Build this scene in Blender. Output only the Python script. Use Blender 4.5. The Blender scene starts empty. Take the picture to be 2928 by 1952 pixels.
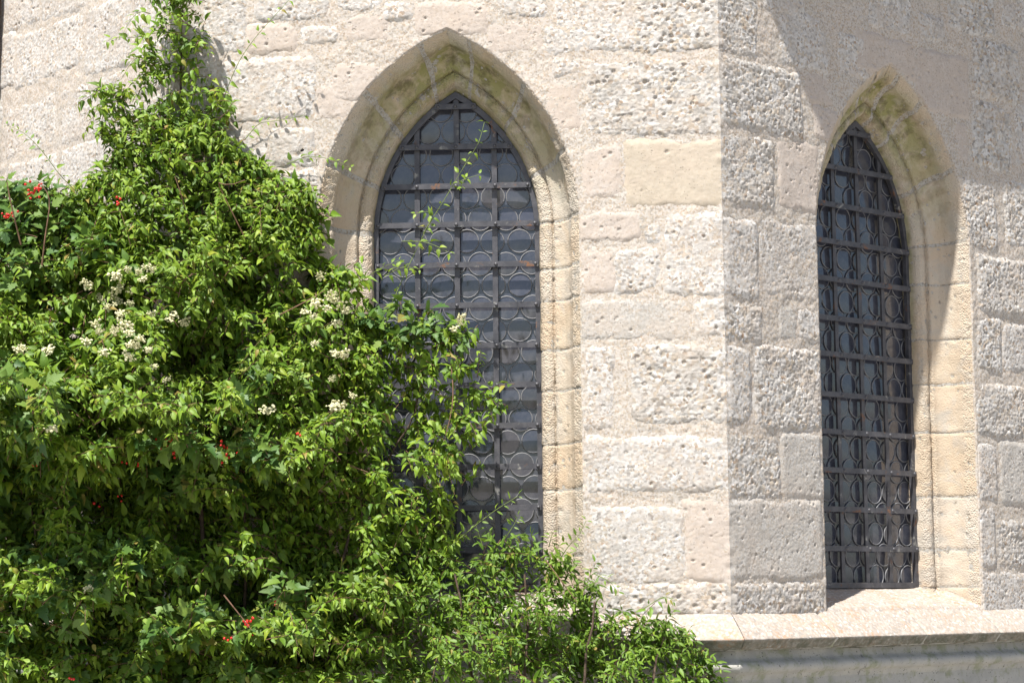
import bpy, math, random
import numpy as np
from mathutils import Matrix

# ------------------------------------------------------------------ camera, light, exposure
SC = bpy.context.scene
COL = SC.collection
random.seed(5)
RNG = np.random.default_rng(11)

FPX, YH, ROLL = 6371.0, 1725.0, 0.011            # focal length and horizon in photo pixels (2928 x 1952)
PITCH = math.atan((YH - 976) / FPX)
CAM = np.array([0, 0, 1.6])
FWD = np.array([0, math.cos(PITCH), math.sin(PITCH)])
UP0 = np.array([0, -math.sin(PITCH), math.cos(PITCH)])
RGT = np.array([1., 0, 0]) * math.cos(ROLL) - UP0 * math.sin(ROLL)
UPV = UP0 * math.cos(ROLL) + np.array([1., 0, 0]) * math.sin(ROLL)
cd = bpy.data.cameras.new('camera')
cam = bpy.data.objects.new('camera', cd)
COL.objects.link(cam)
M = Matrix.Identity(4)
for i in range(3):
    M[i][0], M[i][1], M[i][2], M[i][3] = RGT[i], UPV[i], -FWD[i], CAM[i]
cam.matrix_world = M
cd.sensor_fit = 'HORIZONTAL'
cd.sensor_width = 36
cd.lens = FPX / 2928 * 36
cd.clip_end = 500
SC.camera = cam

SUN_EL = math.radians(62.8)
SUN_AZ = math.radians(25)                        # to the left of straight behind the camera
TO_SUN = np.array([-math.sin(SUN_AZ) * math.cos(SUN_EL), -math.cos(SUN_AZ) * math.cos(SUN_EL), math.sin(SUN_EL)])
w = bpy.data.worlds.new('World')
SC.world = w
w.use_nodes = True
nt = w.node_tree
sky = nt.nodes.new('ShaderNodeTexSky')
sky.sky_type = 'NISHITA'
sky.sun_disc = False
sky.sun_elevation = SUN_EL
sky.sun_rotation = math.atan2(TO_SUN[0], TO_SUN[1])
sky.dust_density = 1.5
nt.links.new(sky.outputs[0], nt.nodes['Background'].inputs[0])
nt.nodes['Background'].inputs[1].default_value = 0.075
sl = bpy.data.lights.new('sun', 'SUN')
sl.energy = 5.0
sl.angle = math.radians(0.53)
sl.color = (1.0, 0.965, 0.92)
so = bpy.data.objects.new('sun', sl)
COL.objects.link(so)
z = TO_SUN / np.linalg.norm(TO_SUN)
xx = np.cross([0, 0, 1.], z); xx /= np.linalg.norm(xx)
yy = np.cross(z, xx)
M = Matrix.Identity(4)
for i in range(3):
    M[i][0], M[i][1], M[i][2], M[i][3] = xx[i], yy[i], z[i], (z * 40)[i]
so.matrix_world = M
SC.view_settings.view_transform = 'Standard'
SC.view_settings.look = 'None'
SC.view_settings.gamma = 1
SC.view_settings.use_curve_mapping = False
SC.view_settings.exposure = 0.92
SC.cycles.max_bounces = 6
SC.cycles.transparent_max_bounces = 4

# ------------------------------------------------------------------ geometry of the place
AL, BE, GA = math.radians(3), math.radians(42), math.radians(48)
SIDE = 2.23                                       # width of one side of the octagonal apse
def ray(x, y):
    return FWD + RGT * ((x - 1464) / FPX) + UPV * ((976 - y) / FPX)
def project(P):
    v = np.asarray(P) - CAM
    zz = v @ FWD
    return 1464 + FPX * (v @ RGT) / zz, 976 - FPX * (v @ UPV) / zz
_r = ray(2080, 1300)
CRN = CAM + _r * (FPX / 720 / _r[1]); CRN[2] = 0
ZV = np.array([0, 0, 1.])
class Facet:
    def __init__(s, O, ang_dir, ang_n):
        s.O, s.d, s.n = O, np.array(ang_dir), np.array(ang_n)
    def at(s, u, zz, h=0.0):
        u, zz, h = np.broadcast_arrays(np.asarray(u, float), np.asarray(zz, float), np.asarray(h, float))
        return s.O + u[..., None] * s.d + zz[..., None] * ZV + h[..., None] * s.n
    def px(s, x, y, h=0.0):
        r = ray(x, y); O = s.O + s.n * h
        P = CAM + r * (((O - CAM) @ s.n) / (r @ s.n))
        return (P - s.O) @ s.d, P[2]
FL = Facet(CRN, (math.cos(AL), -math.sin(AL), 0), (-math.sin(AL), -math.cos(AL), 0))
FR = Facet(CRN, (math.cos(BE), math.sin(BE), 0), (math.sin(BE), -math.cos(BE), 0))
C0 = CRN - SIDE * FL.d
FF = Facet(C0, (math.cos(GA), -math.sin(GA), 0), (-math.sin(GA), -math.cos(GA), 0))
MIT_R = (FL.n + FR.n) / (1 + FL.n @ FR.n)         # mitre direction at the right-hand corner
MIT_L = (FL.n + FF.n) / (1 + FL.n @ FF.n)
CENTRE = CRN - FL.d * SIDE / 2 - FL.n * (SIDE / 2 / math.tan(math.pi / 8))

# ------------------------------------------------------------------ noise
def _h(ix, iy, seed):
    v = np.sin(ix * 127.1 + iy * 311.7 + seed * 74.7) * 43758.5453
    return v - np.floor(v)
def vnoise(x, y, seed=0):
    ix, iy = np.floor(x), np.floor(y)
    fx, fy = x - ix, y - iy
    fx = fx * fx * (3 - 2 * fx); fy = fy * fy * (3 - 2 * fy)
    a, b = _h(ix, iy, seed), _h(ix + 1, iy, seed)
    c, d = _h(ix, iy + 1, seed), _h(ix + 1, iy + 1, seed)
    return (a * (1 - fx) + b * fx) * (1 - fy) + (c * (1 - fx) + d * fx) * fy
def fbm(x, y, seed=0, octs=4):
    r, a, t = 0., .5, 0.
    for o in range(octs):
        r = r + a * vnoise(x * 2 ** o + o * 17.3, y * 2 ** o - o * 9.1, seed + o); t += a; a *= .5
    return r / t - .5
def worley(x, y, seed=0):
    ix, iy = np.floor(x), np.floor(y)
    best = np.full(x.shape, 9.); bid = np.zeros(x.shape)
    for dx in (-1, 0, 1):
        for dy in (-1, 0, 1):
            cx, cy = ix + dx, iy + dy
            px_ = cx + .15 + .7 * _h(cx, cy, seed); py_ = cy + .15 + .7 * _h(cx, cy, seed + 3)
            dd = (px_ - x) ** 2 + (py_ - y) ** 2
            m = dd < best
            best = np.where(m, dd, best); bid = np.where(m, _h(cx, cy, seed + 7), bid)
    return np.sqrt(best), bid
def sstep(a, b, x):
    t = np.clip((x - a) / (b - a), 0, 1)
    return t * t * (3 - 2 * t)

# ------------------------------------------------------------------ mesh helpers
def make_mesh(name, V, Fq, smooth=True):
    """V (n,3) array, Fq (m,3 or 4) int array, or list of such arrays."""
    me = bpy.data.meshes.new(name)
    V = np.asarray(V, np.float32).reshape(-1, 3)
    arrs = Fq if isinstance(Fq, list) and isinstance(Fq[0], np.ndarray) else [Fq]
    arrs = [np.asarray(a, np.int32) for a in arrs if len(a)]
    me.vertices.add(len(V)); me.vertices.foreach_set('co', V.ravel())
    loops = np.concatenate([a.ravel() for a in arrs])
    sizes = np.concatenate([np.full(len(a), a.shape[1], np.int32) for a in arrs])
    starts = np.concatenate([[0], np.cumsum(sizes)[:-1]]).astype(np.int32)
    me.loops.add(len(loops)); me.loops.foreach_set('vertex_index', loops)
    me.polygons.add(len(sizes))
    me.polygons.foreach_set('loop_start', starts)
    me.polygons.foreach_set('loop_total', sizes)
    me.polygons.foreach_set('use_smooth', np.full(len(sizes), smooth))
    me.update(calc_edges=True)
    me.validate()
    return me
def link(name, me, mat=None, parent=None, **props):
    o = bpy.data.objects.new(name, me)
    COL.objects.link(o)
    if mat is not None and me is not None and not me.materials:
        me.materials.append(mat)
    if parent is not None:
        o.parent = parent
    for k, v in props.items():
        o[k] = v
    return o
def empty(name, loc, **props):
    o = bpy.data.objects.new(name, None)
    COL.objects.link(o)
    o.location = loc
    for k, v in props.items():
        o[k] = v
    return o
def grid_mesh(name, P, keep=None, smooth=True):
    nu, nv = P.shape[:2]
    idx = np.arange(nu * nv).reshape(nu, nv)
    q = np.stack([idx[:-1, :-1], idx[1:, :-1], idx[1:, 1:], idx[:-1, 1:]], -1).reshape(-1, 4)
    V = P.reshape(-1, 3)
    if keep is not None:
        q = q[keep.reshape(-1)]
        used = np.zeros(nu * nv, bool); used[q.ravel()] = True
        remap = np.cumsum(used) - 1
        V = V[used]; q = remap[q]
    if len(q) == 0:
        return None
    return make_mesh(name, V, q, smooth)
def grid_normals(P):
    du = np.gradient(P, axis=0); dv = np.gradient(P, axis=1)
    n = np.cross(du, dv)
    return n / (np.linalg.norm(n, axis=-1, keepdims=True) + 1e-12)
def tube(pts, rad, sides=6):
    pts = np.asarray(pts, float); n = len(pts)
    rad = np.broadcast_to(np.asarray(rad, float), (n,))
    t = np.gradient(pts, axis=0); t /= np.linalg.norm(t, axis=1, keepdims=True) + 1e-12
    ref = np.where(np.abs(t[:, 2:3]) > .9, np.array([[1., 0, 0]]), np.array([[0, 0, 1.]]))
    a = np.cross(t, ref); a /= np.linalg.norm(a, axis=1, keepdims=True); b = np.cross(t, a)
    ang = np.arange(sides) / sides * 2 * math.pi
    V = pts[:, None] + rad[:, None, None] * (np.cos(ang)[None, :, None] * a[:, None] + np.sin(ang)[None, :, None] * b[:, None])
    q = []
    for i in range(n - 1):
        for j in range(sides):
            q.append((i * sides + j, i * sides + (j + 1) % sides, (i + 1) * sides + (j + 1) % sides, (i + 1) * sides + j))
    return V.reshape(-1, 3), np.array(q)
def merge(parts):
    V, Q, o = [], [], 0
    for v, q in parts:
        V.append(v); Q.append(np.asarray(q) + o); o += len(v)
    return np.concatenate(V), np.concatenate(Q)
def box_faces():
    return np.array([(0, 1, 3, 2), (4, 6, 7, 5), (0, 4, 5, 1), (2, 3, 7, 6), (0, 2, 6, 4), (1, 5, 7, 3)])
def facet_box(fc, u0, u1, z0, z1, h0, h1):
    return np.array([fc.at(u, zz, h) for u in (u0, u1) for zz in (z0, z1) for h in (h0, h1)]), box_faces()

# ------------------------------------------------------------------ materials
class MB:
    def __init__(s, name):
        s.m = bpy.data.materials.new(name); s.m.use_nodes = True
        s.t = s.m.node_tree; s.b = s.t.nodes['Principled BSDF']
        s.out = s.t.nodes['Material Output']
        s.co = s.n('ShaderNodeTexCoord').outputs['Object']
    def n(s, typ, **kw):
        nd = s.t.nodes.new(typ)
        for k, v in kw.items():
            setattr(nd, k, v)
        return nd
    def l(s, a, b):
        s.t.links.new(a, b)
    def noise(s, scale, detail=4, rough=.55, co=None, dist=0):
        nd = s.n('ShaderNodeTexNoise'); nd.inputs['Scale'].default_value = scale
        nd.inputs['Detail'].default_value = detail; nd.inputs['Roughness'].default_value = rough
        nd.inputs['Distortion'].default_value = dist
        s.l(co or s.co, nd.inputs['Vector']); return nd.outputs['Fac']
    def voro(s, scale, feature='F1', rnd=1.0):
        nd = s.n('ShaderNodeTexVoronoi', feature=feature); nd.inputs['Scale'].default_value = scale
        nd.inputs['Randomness'].default_value = rnd
        s.l(s.co, nd.inputs['Vector']); return nd
    def ramp(s, fac, stops, interp='LINEAR'):
        nd = s.n('ShaderNodeValToRGB'); cr = nd.color_ramp; cr.interpolation = interp
        while len(cr.elements) < len(stops):
            cr.elements.new(.5)
        for e, (p, c) in zip(cr.elements, stops):
            e.position = p; e.color = (*c, 1) if not isinstance(c, (int, float)) else (c, c, c, 1)
        s.l(fac, nd.inputs[0]); return nd.outputs[0]
    def mix(s, fac, a, b, mode='MIX'):
        nd = s.n('ShaderNodeMix', data_type='RGBA', blend_type=mode)
        for sock, v in ((nd.inputs[0], fac), (nd.inputs[6], a), (nd.inputs[7], b)):
            if isinstance(v, (int, float)): sock.default_value = v
            elif isinstance(v, tuple): sock.default_value = (*v, 1)
            else: s.l(v, sock)
        return nd.outputs[2]
    def math(s, op, a, b=0.0, c=None):
        nd = s.n('ShaderNodeMath', operation=op)
        for i, v in enumerate((a, b, c)):
            if v is None: continue
            if isinstance(v, (int, float)): nd.inputs[i].default_value = v
            else: s.l(v, nd.inputs[i])
        return nd.outputs[0]
    def bump(s, h, strength=.5, dist=.004, prev=None):
        nd = s.n('ShaderNodeBump'); nd.inputs['Strength'].default_value = strength
        nd.inputs['Distance'].default_value = dist
        s.l(h, nd.inputs['Height'])
        if prev: s.l(prev, nd.inputs['Normal'])
        return nd.outputs[0]
    def fin(s, col, rough=.9, normal=None, spec=.3, metal=0):
        if isinstance(col, tuple): s.b.inputs['Base Color'].default_value = (*col, 1)
        else: s.l(col, s.b.inputs['Base Color'])
        if isinstance(rough, (int, float)): s.b.inputs['Roughness'].default_value = rough
        else: s.l(rough, s.b.inputs['Roughness'])
        s.b.inputs['Specular IOR Level'].default_value = spec
        s.b.inputs['Metallic'].default_value = metal
        if normal: s.l(normal, s.b.inputs['Normal'])
        return s.m
ALB = .78
def stone_mat(name, base, pebbles, peb_amt, peb_scale, stain=(.36, .335, .30), stain_amt=.5, bump=.6, rnd_amt=.10):
    b = MB(name)
    oi = b.n('ShaderNodeObjectInfo').outputs['Random']
    v = b.voro(peb_scale)
    sep = b.n('ShaderNodeSeparateColor'); b.l(v.outputs['Color'], sep.inputs[0])
    peb = b.ramp(sep.outputs[0], pebbles, 'CONSTANT')
    mid = b.noise(38, 4, .65)
    col = b.mix(b.ramp(mid, [(.3, 0.), (.7, 1.0)]), tuple(x * .84 for x in base), base)
    col = b.mix(b.math('MULTIPLY', b.ramp(b.noise(18, 4, .6), [(.35, .25), (.6, 1.)]), peb_amt), col, peb)
    col = b.mix(b.math('MULTIPLY', b.ramp(b.noise(11, 6, .72), [(.52, 0.), (.70, 1.)]), stain_amt), col, stain)
    # warm limewash and mortar smears carried over from the joints
    col = b.mix(b.math('MULTIPLY', b.ramp(b.noise(5, 5, .65), [(.48, 0.), (.64, 1.)]), .4), col, (.60, .50, .41))
    fl = b.ramp(b.noise(125, 2, .5), [(.655, 0.), (.71, 1.)])
    col = b.mix(b.math('MULTIPLY', fl, .7), col, (.15, .13, .11))
    col = b.mix(b.math('MULTIPLY', oi, rnd_amt * 2), col, tuple(x * .75 for x in base))
    v2 = b.voro(peb_scale * 2.1)
    n1 = b.bump(v.outputs['Distance'], -bump, .026)
    n2 = b.bump(v2.outputs['Distance'], -bump, .012, n1)
    n2 = b.bump(b.noise(300, 2, .6), bump * .6, .005, n2)
    col = b.mix(1.0, col, (ALB, ALB * .985, ALB * .96), 'MULTIPLY')
    return b.fin(col, .92, n2, .2)
PEB = [(0, (.68, .65, .61)), (.22, (.57, .49, .39)), (.36, (.78, .76, .73)), (.54, (.42, .40, .375)), (.64, (.66, .55, .43)),
       (.74, (.80, .78, .76)), (.88, (.31, .285, .26)), (.95, (.42, .29, .19))]
M_ROUGH = stone_mat('rough_conglomerate', (.665, .63, .59), PEB, .85, 100, bump=.9, stain_amt=.35)
M_COARSE = stone_mat('coarse_conglomerate', (.63, .60, .555), PEB, 1.0, 75, stain=(.25, .235, .21), stain_amt=.6, bump=1.0)
M_PINK = stone_mat('pinkish_dressed_stone', (.65, .565, .495), PEB, .25, 130, (.54, .48, .42), .4, .5)
M_CREAM = stone_mat('cream_sandstone', (.63, .55, .44), PEB, .10, 130, (.50, .42, .32), .4, .35)
M_GREY = stone_mat('grey_fine_conglomerate', (.58, .55, .505), PEB, .5, 150, stain_amt=.4, bump=.65)
def mortar_mat(name, a, c, dk):
    b = MB(name)
    col = b.mix(b.ramp(b.noise(6, 6, .65), [(.40, 0.), (.60, 1.)]), a, c)
    col = b.mix(b.math('MULTIPLY', b.ramp(b.noise(16, 6, .7), [(.48, 0.), (.66, 1.)]), .65), col, dk)
    v = b.voro(150); sep = b.n('ShaderNodeSeparateColor'); b.l(v.outputs['Color'], sep.inputs[0])
    col = b.mix(.4, col, b.ramp(sep.outputs[0], PEB, 'CONSTANT'))
    fl = b.ramp(b.noise(130, 2, .5), [(.70, 0.), (.76, 1.)])
    col = b.mix(b.math('MULTIPLY', fl, .5), col, (.15, .135, .12))
    v2 = b.voro(280)
    n = b.bump(v.outputs['Distance'], -.75, .016)
    n = b.bump(v2.outputs['Distance'], -.7, .009, n)
    n = b.bump(b.noise(60, 4, .65), .4, .008, n)
    col = b.mix(1.0, col, (ALB, ALB * .985, ALB * .96), 'MULTIPLY')
    return b.fin(col, .95, n, .15)
M_MORTAR = mortar_mat('lime_mortar', (.52, .46, .39), (.55, .465, .385), (.40, .37, .32))
M_GMORTAR = mortar_mat('grey_joint_mortar', (.30, .29, .255), (.36, .335, .285), (.24, .235, .205))
def surround_mat():
    b = MB('window_surround_stone')
    oi = b.n('ShaderNodeObjectInfo').outputs['Random']
    col = b.mix(oi, (.60, .495, .37), (.62, .555, .47))
    col = b.mix(b.math('MULTIPLY', b.ramp(b.noise(8, 4, .6), [(.46, 0.), (.66, 1.)]), .55), col, (.61, .465, .33))
    col = b.mix(b.math('MULTIPLY', b.ramp(b.noise(11, 4, .6, dist=.6), [(.5, 0.), (.68, 1.)]), .7), col, (.50, .47, .42))
    # green algae that grows in the head of the arch, in streaks of its own
    at = b.n('ShaderNodeAttribute'); at.attribute_name = 'algae'
    al = b.math('MULTIPLY', at.outputs['Fac'], b.ramp(b.noise(14, 5, .65, dist=.4), [(.30, 0.), (.56, 1.)]))
    col = b.mix(b.math('MULTIPLY', al, .85), col, (.27, .275, .085))
    al2 = b.math('MULTIPLY', at.outputs['Fac'], b.ramp(b.noise(16, 5, .7), [(.49, 0.), (.62, 1.)]))
    col = b.mix(b.math('MULTIPLY', al2, .6), col, (.10, .085, .055))
    fl = b.ramp(b.noise(120, 2, .5), [(.68, 0.), (.75, 1.)])
    col = b.mix(b.math('MULTIPLY', fl, .6), col, (.13, .11, .09))
    at2 = b.n('ShaderNodeAttribute'); at2.attribute_name = 'rough'
    vv_ = b.voro(150)
    hgt = b.math('MULTIPLY', b.math('SUBTRACT', b.noise(80, 4, .65), b.math('MULTIPLY', vv_.outputs['Distance'], 1.2)), b.math('ADD', at2.outputs['Fac'], .25))
    n = b.bump(hgt, .5, .006)
    col = b.mix(1.0, col, (.82, .81, .79), 'MULTIPLY')
    return b.fin(col, .9, n, .2)
M_SURR = surround_mat()
def sill_mat():
    b = MB('cornice_stone')
    v = b.voro(105); sep = b.n('ShaderNodeSeparateColor'); b.l(v.outputs['Color'], sep.inputs[0])
    col = b.mix(.8, (.37, .325, .28), b.ramp(sep.outputs[0], [(0, (.36, .315, .27)), (.3, (.29, .26, .225)), (.5, (.42, .375, .33)), (.75, (.36, .29, .225)), (.95, (.56, .53, .49))], 'CONSTANT'))
    # orange lichen
    ol = b.math('MULTIPLY', b.ramp(b.noise(6, 4, .6), [(.48, 0.), (.62, 1.)]), b.ramp(b.noise(60, 4, .7), [(.48, 0.), (.62, 1.)]))
    col = b.mix(b.math('MULTIPLY', ol, .6), col, (.42, .19, .06))
    # algae and black crust grow on the faces that hang over
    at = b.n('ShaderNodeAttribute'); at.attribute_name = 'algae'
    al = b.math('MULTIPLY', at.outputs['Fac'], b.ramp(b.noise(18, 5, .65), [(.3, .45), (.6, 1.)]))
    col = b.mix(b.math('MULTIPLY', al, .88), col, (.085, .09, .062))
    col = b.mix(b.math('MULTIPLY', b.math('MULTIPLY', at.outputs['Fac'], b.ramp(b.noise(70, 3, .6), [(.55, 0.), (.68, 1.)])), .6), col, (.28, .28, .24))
    n = b.bump(v.outputs['Distance'], -.5, .005)
    n = b.bump(b.noise(200, 3, .7), .6, .003, n)
    return b.fin(col, .9, n, .25)
M_SILL = sill_mat()
def plinth_mat():
    b = MB('plinth_stone')
    col = b.mix(b.ramp(b.noise(9, 5, .65), [(.35, 0.), (.65, 1.)]), (.33, .325, .30), (.41, .395, .355))
    col = b.mix(b.math('MULTIPLY', b.ramp(b.noise(16, 4, .6), [(.5, 0.), (.66, 1.)]), .6), col, (.20, .22, .11))
    col = b.mix(b.ramp(b.noise(110, 2, .5), [(.66, 0.), (.72, 1.)]), col, (.09, .09, .08))
    n = b.bump(b.noise(120, 4, .7), .6, .004)
    return b.fin(col, .9, n, .25)
M_PLINTH = plinth_mat()
def iron_mat():
    b = MB('weathered_iron')
    col = b.mix(b.ramp(b.noise(24, 4, .6), [(.4, 0.), (.65, 1.)]), (.042, .042, .049), (.075, .073, .08))
    rust = b.ramp(b.noise(13, 5, .7, dist=.5), [(.61, 0.), (.68, 1.)])
    rc = b.mix(b.noise(60, 3), (.22, .10, .045), (.12, .065, .04))
    col = b.mix(rust, col, rc)
    pale = b.ramp(b.noise(17, 5, .6, dist=.8), [(.62, 0.), (.70, 1.)])
    col = b.mix(b.math('MULTIPLY', pale, .6), col, (.34, .33, .29))
    rg = b.ramp(rust, [(0, .5), (1, .9)])
    n = b.bump(b.noise(140, 3, .6), .35, .002)
    return b.fin(col, rg, n, .6, .0)
M_IRON = iron_mat()
def glass_mat():
    b = MB('old_dusty_glass')
    oi = b.n('ShaderNodeObjectInfo').outputs['Random']
    col = b.mix(oi, (.038, .042, .058), (.060, .062, .078))
    col = b.mix(b.math('MULTIPLY', b.ramp(b.noise(26, 5, .65), [(.45, 0.), (.75, 1.)]), .5), col, (.13, .125, .13))
    spk = b.ramp(b.noise(260, 2, .5), [(.74, 0.), (.78, 1.)])
    col = b.mix(b.math('MULTIPLY', spk, .5), col, (.3, .3, .3))
    n = b.bump(b.noise(9, 2, .4), .12, .01)
    return b.fin(col, b.ramp(b.noise(16, 3), [(.3, .05), (.7, .14)]), n, 1.0)
M_GLASS = glass_mat()
def simple(name, c, rough=.6, spec=.4, var=.25, scale=40, bump=.3):
    b = MB(name)
    col = b.mix(b.ramp(b.noise(scale, 4, .6), [(.35, 0.), (.65, 1.)]), tuple(x * (1 - var) for x in c), tuple(min(1, x * (1 + var)) for x in c))
    return b.fin(col, rough, b.bump(b.noise(scale * 3, 3), bump, .003), spec)
M_LEAD = simple('lead_came', (.16, .16, .165), .5, .5)
M_PIPE = simple('rusty_downpipe', (.055, .022, .016), .6, .4)
M_ROOF = simple('clay_roof_tiles', (.26, .12, .08), .85, .2, .35, 14, .8)
M_GROUND = simple('gravel_ground', (.33, .31, .285), .95, .1, .4, 6, .8)
M_BARK = simple('bark', (.075, .052, .036), .85, .2, .4, 60, .8)
M_TWIG = simple('reddish_twig', (.16, .09, .055), .7, .3, .4, 30, .2)
M_GTWIG = simple('green_twig', (.15, .20, .05), .6, .3, .3, 30, .2)
M_FLOWER = simple('cream_petals', (.62, .59, .36), .7, .2, .15, 200, .1)
M_BERRY = simple('red_berry', (.56, .018, .012), .25, .5, .2, 60, .05)
M_BLACK = simple('bee_fur', (.018, .016, .014), .9, .1, .4, 300, .4)
M_WING = simple('bee_wing', (.10, .09, .08), .3, .5, .1, 100, .1)
def leaf_mat(name, dark, mid, light, trans, gloss=.42):
    b = MB(name)
    g = b.n('ShaderNodeNewGeometry').outputs['Random Per Island']
    oi = b.n('ShaderNodeObjectInfo').outputs['Random']
    r = b.math('FRACT', b.math('ADD', g, b.math('MULTIPLY', oi, 7.31)))
    col = b.ramp(r, [(0, dark), (.5, mid), (.90, light), (.975, tuple(np.array(light) * np.array((1.3, 1.05, .8)))), (.985, (.27, .19, .05))])
    at = b.n('ShaderNodeAttribute'); at.attribute_name = 'young'
    col = b.mix(b.math('MULTIPLY', at.outputs['Fac'], .75), col, (.245, .33, .03))
    col = b.mix(b.math('MULTIPLY', b.noise(9, 3), .35), col, tuple(np.array(dark) * .8))
    # paler underside
    bf = b.n('ShaderNodeNewGeometry').outputs['Backfacing']
    col = b.mix(b.math('MULTIPLY', bf, .4), col, tuple(np.array(mid) * np.array((1.3, 1.15, 1.5)) + .02))
    nrm = b.bump(b.noise(130, 3, .6), .3, .003)
    b.fin(col, gloss, nrm, .35)
    tr = b.n('ShaderNodeBsdfTranslucent'); b.l(b.mix(.5, col, trans), tr.inputs['Color'])
    mx = b.n('ShaderNodeMixShader'); mx.inputs[0].default_value = .16
    b.l(b.b.outputs[0], mx.inputs[1]); b.l(tr.outputs[0], mx.inputs[2]); b.l(mx.outputs[0], b.out.inputs['Surface'])
    return b.m
M_LEAF_V = leaf_mat('vine_leaf', (.050, .112, .010), (.135, .240, .015), (.210, .315, .022), (.30, .44, .02), .52)
M_LEAF_G = leaf_mat('berry_shrub_leaf', (.036, .090, .020), (.078, .160, .024), (.135, .220, .03), (.18, .33, .02), .52)
M_LEAF_P = leaf_mat('slender_shrub_leaf', (.048, .105, .010), (.105, .200, .013), (.160, .265, .02), (.23, .38, .02), .52)

# ------------------------------------------------------------------ ground and chapel
g = link('ground', make_mesh('ground', [(-150, -150, 0), (150, -150, 0), (150, 150, 0), (-150, 150, 0)], [(0, 1, 2, 3)]), M_GROUND, kind='structure')
chapel = empty('chapel', tuple(CENTRE), label='old stone chapel apse with pointed barred windows and a stone cornice', category='chapel')
chapel_off = -np.array([*CENTRE])
def part(name, me, mat, parent=chapel, **props):
    """child meshes are written in world coordinates; the parent's place is taken out again"""
    o = link(name, me, mat, parent, **props)
    o.matrix_parent_inverse = parent.matrix_world.inverted() if False else Matrix.Translation(tuple(chapel_off))
    return o
def sub(name, me, mat, parent, **props):
    o = link(name, me, mat, parent, **props)
    return o

# -------- window outline: pointed arch, given half width, springing height, apex height
SPRING = 3.13
def outline(w_, apex, c, s, sign):
    """s in 0..1 jamb from the sill to the springing, 1..2 the arc up to the apex"""
    s = np.asarray(s, float); hgt = apex - SPRING
    R = (w_ * w_ + hgt * hgt) / (2 * w_)
    amax = math.asin(min(1, hgt / R))
    a = np.clip(s - 1, 0, 1) * amax
    zj = 1.45 + (SPRING - 1.45) * np.clip(s, 0, 1)
    x = np.where(s <= 1, w_, w_ - R + R * np.cos(a))
    zz = np.where(s <= 1, zj, SPRING + R * np.sin(a))
    return c + sign * x, zz
def inside_arch(u, zz, w_, apex, c):
    hgt = apex - SPRING
    R = (w_ * w_ + hgt * hgt) / (2 * w_)
    x = np.abs(u - c)
    arc = (x + R - w_) ** 2 + (zz - SPRING) ** 2 < R * R
    return np.where(zz < SPRING, x < w_, arc & (zz < apex))
def snap_arch(u, zz, w_, apex, c):
    """move points that lie inside the arch out onto its outline"""
    ins = inside_arch(u, zz, w_, apex, c)
    hgt = apex - SPRING
    R = (w_ * w_ + hgt * hgt) / (2 * w_)
    sg = np.where(u >= c, 1., -1.); x = np.abs(u - c)
    vx, vz = x - (w_ - R), zz - SPRING
    ln = np.sqrt(vx * vx + vz * vz) + 1e-9
    ax, az = np.maximum((w_ - R) + vx / ln * R, 0), SPRING + vz / ln * R
    nx = np.where(zz < SPRING, w_, ax); nz = np.where(zz < SPRING, zz, az)
    return np.where(ins, c + sg * nx, u), np.where(ins, nz, zz), ins
WIN = {'L': dict(f=FL, cA=-1.107, cF=-1.090), 'R': dict(f=FR, cA=1.112, cF=1.143)}
W_A, Z_A = .532, 3.935
W_F, Z_F = .342, 3.722
SILL_Z = 1.655

# -------- wall sheets (mortar) and the stones set in them
def corner_h(zz):
    return .002 + .012 * fbm(zz * 8, zz * 0 + 3.3, 91) + .010 * fbm(zz * 40, zz * 0 + 1.3, 92, 3)
def facet_pos(fc, u, zz, h, uc_list):
    """displace along the normal; near a corner along its mitre so that both sides meet in one arris"""
    P = fc.at(u, zz, 0)
    nn = np.broadcast_to(fc.n, P.shape).copy()
    for uc, mit in uc_list:
        b = 1 - sstep(0, .035, np.abs(u - uc))
        h = h * (1 - b) + corner_h(zz) * b
        nn = nn * (1 - b[..., None]) + mit * b[..., None]
    return P + h[..., None] * nn
def wall_sheet(fc, u_lin, z_lin, corners, seed, win):
    u, zz = np.meshgrid(u_lin, z_lin, indexing='ij')
    wd, wi = worley(u / .013, zz / .013, seed + 77)
    h = -.001 + .008 * fbm(u * 7, zz * 7, seed) + .006 * fbm(u * 26, zz * 30, seed + 5) + .003 * fbm(u * 80, zz * 90, seed + 9, 2) + .0030 * (.5 - np.minimum(wd, .9) ** 2) * (wi + .3) * (fbm(u * 9, zz * 9, seed + 2) * 3 + 1).clip(.2, 2)
    keep = None
    if win:
        u, zz, ins = snap_arch(u, zz, W_A - .003, Z_A - .004, win['cA'])
        keep = ~(ins[:-1, :-1] & ins[1:, :-1] & ins[1:, 1:] & ins[:-1, 1:])
        h = np.where(ins, -.012 + .004 * fbm(u * 40, zz * 40, 71), h)
    P = facet_pos(fc, u, zz, h, corners)
    return grid_mesh('wall', P, keep)
def lin(*segs):
    out = []
    for a, b, st in segs:
        n = max(1, int(round((b - a) / st)))
        out += list(np.linspace(a, b, n, endpoint=False))
    out.append(segs[-1][1])
    return np.array(out)
ZL = lin((1.40, 4.22, .0062), (4.22, 5.30, .06))
wallL = part('wall', wall_sheet(FL, lin((-SIDE, 0, .0062)), ZL, [(0, MIT_R), (-SIDE, MIT_L)], 1, WIN['L']), M_MORTAR)
wallR = part('wall', wall_sheet(FR, lin((0, SIDE, .0062)), ZL, [(0, MIT_R)], 2, WIN['R']), M_MORTAR)
wallF = part('wall', wall_sheet(FF, lin((-SIDE, -1.6, .05), (-1.6, 0, .009)), lin((1.40, 3.0, .05), (3.0, 4.5, .009), (4.5, 5.30, .07)), [(0, MIT_L)], 3, None), M_MORTAR)
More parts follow.
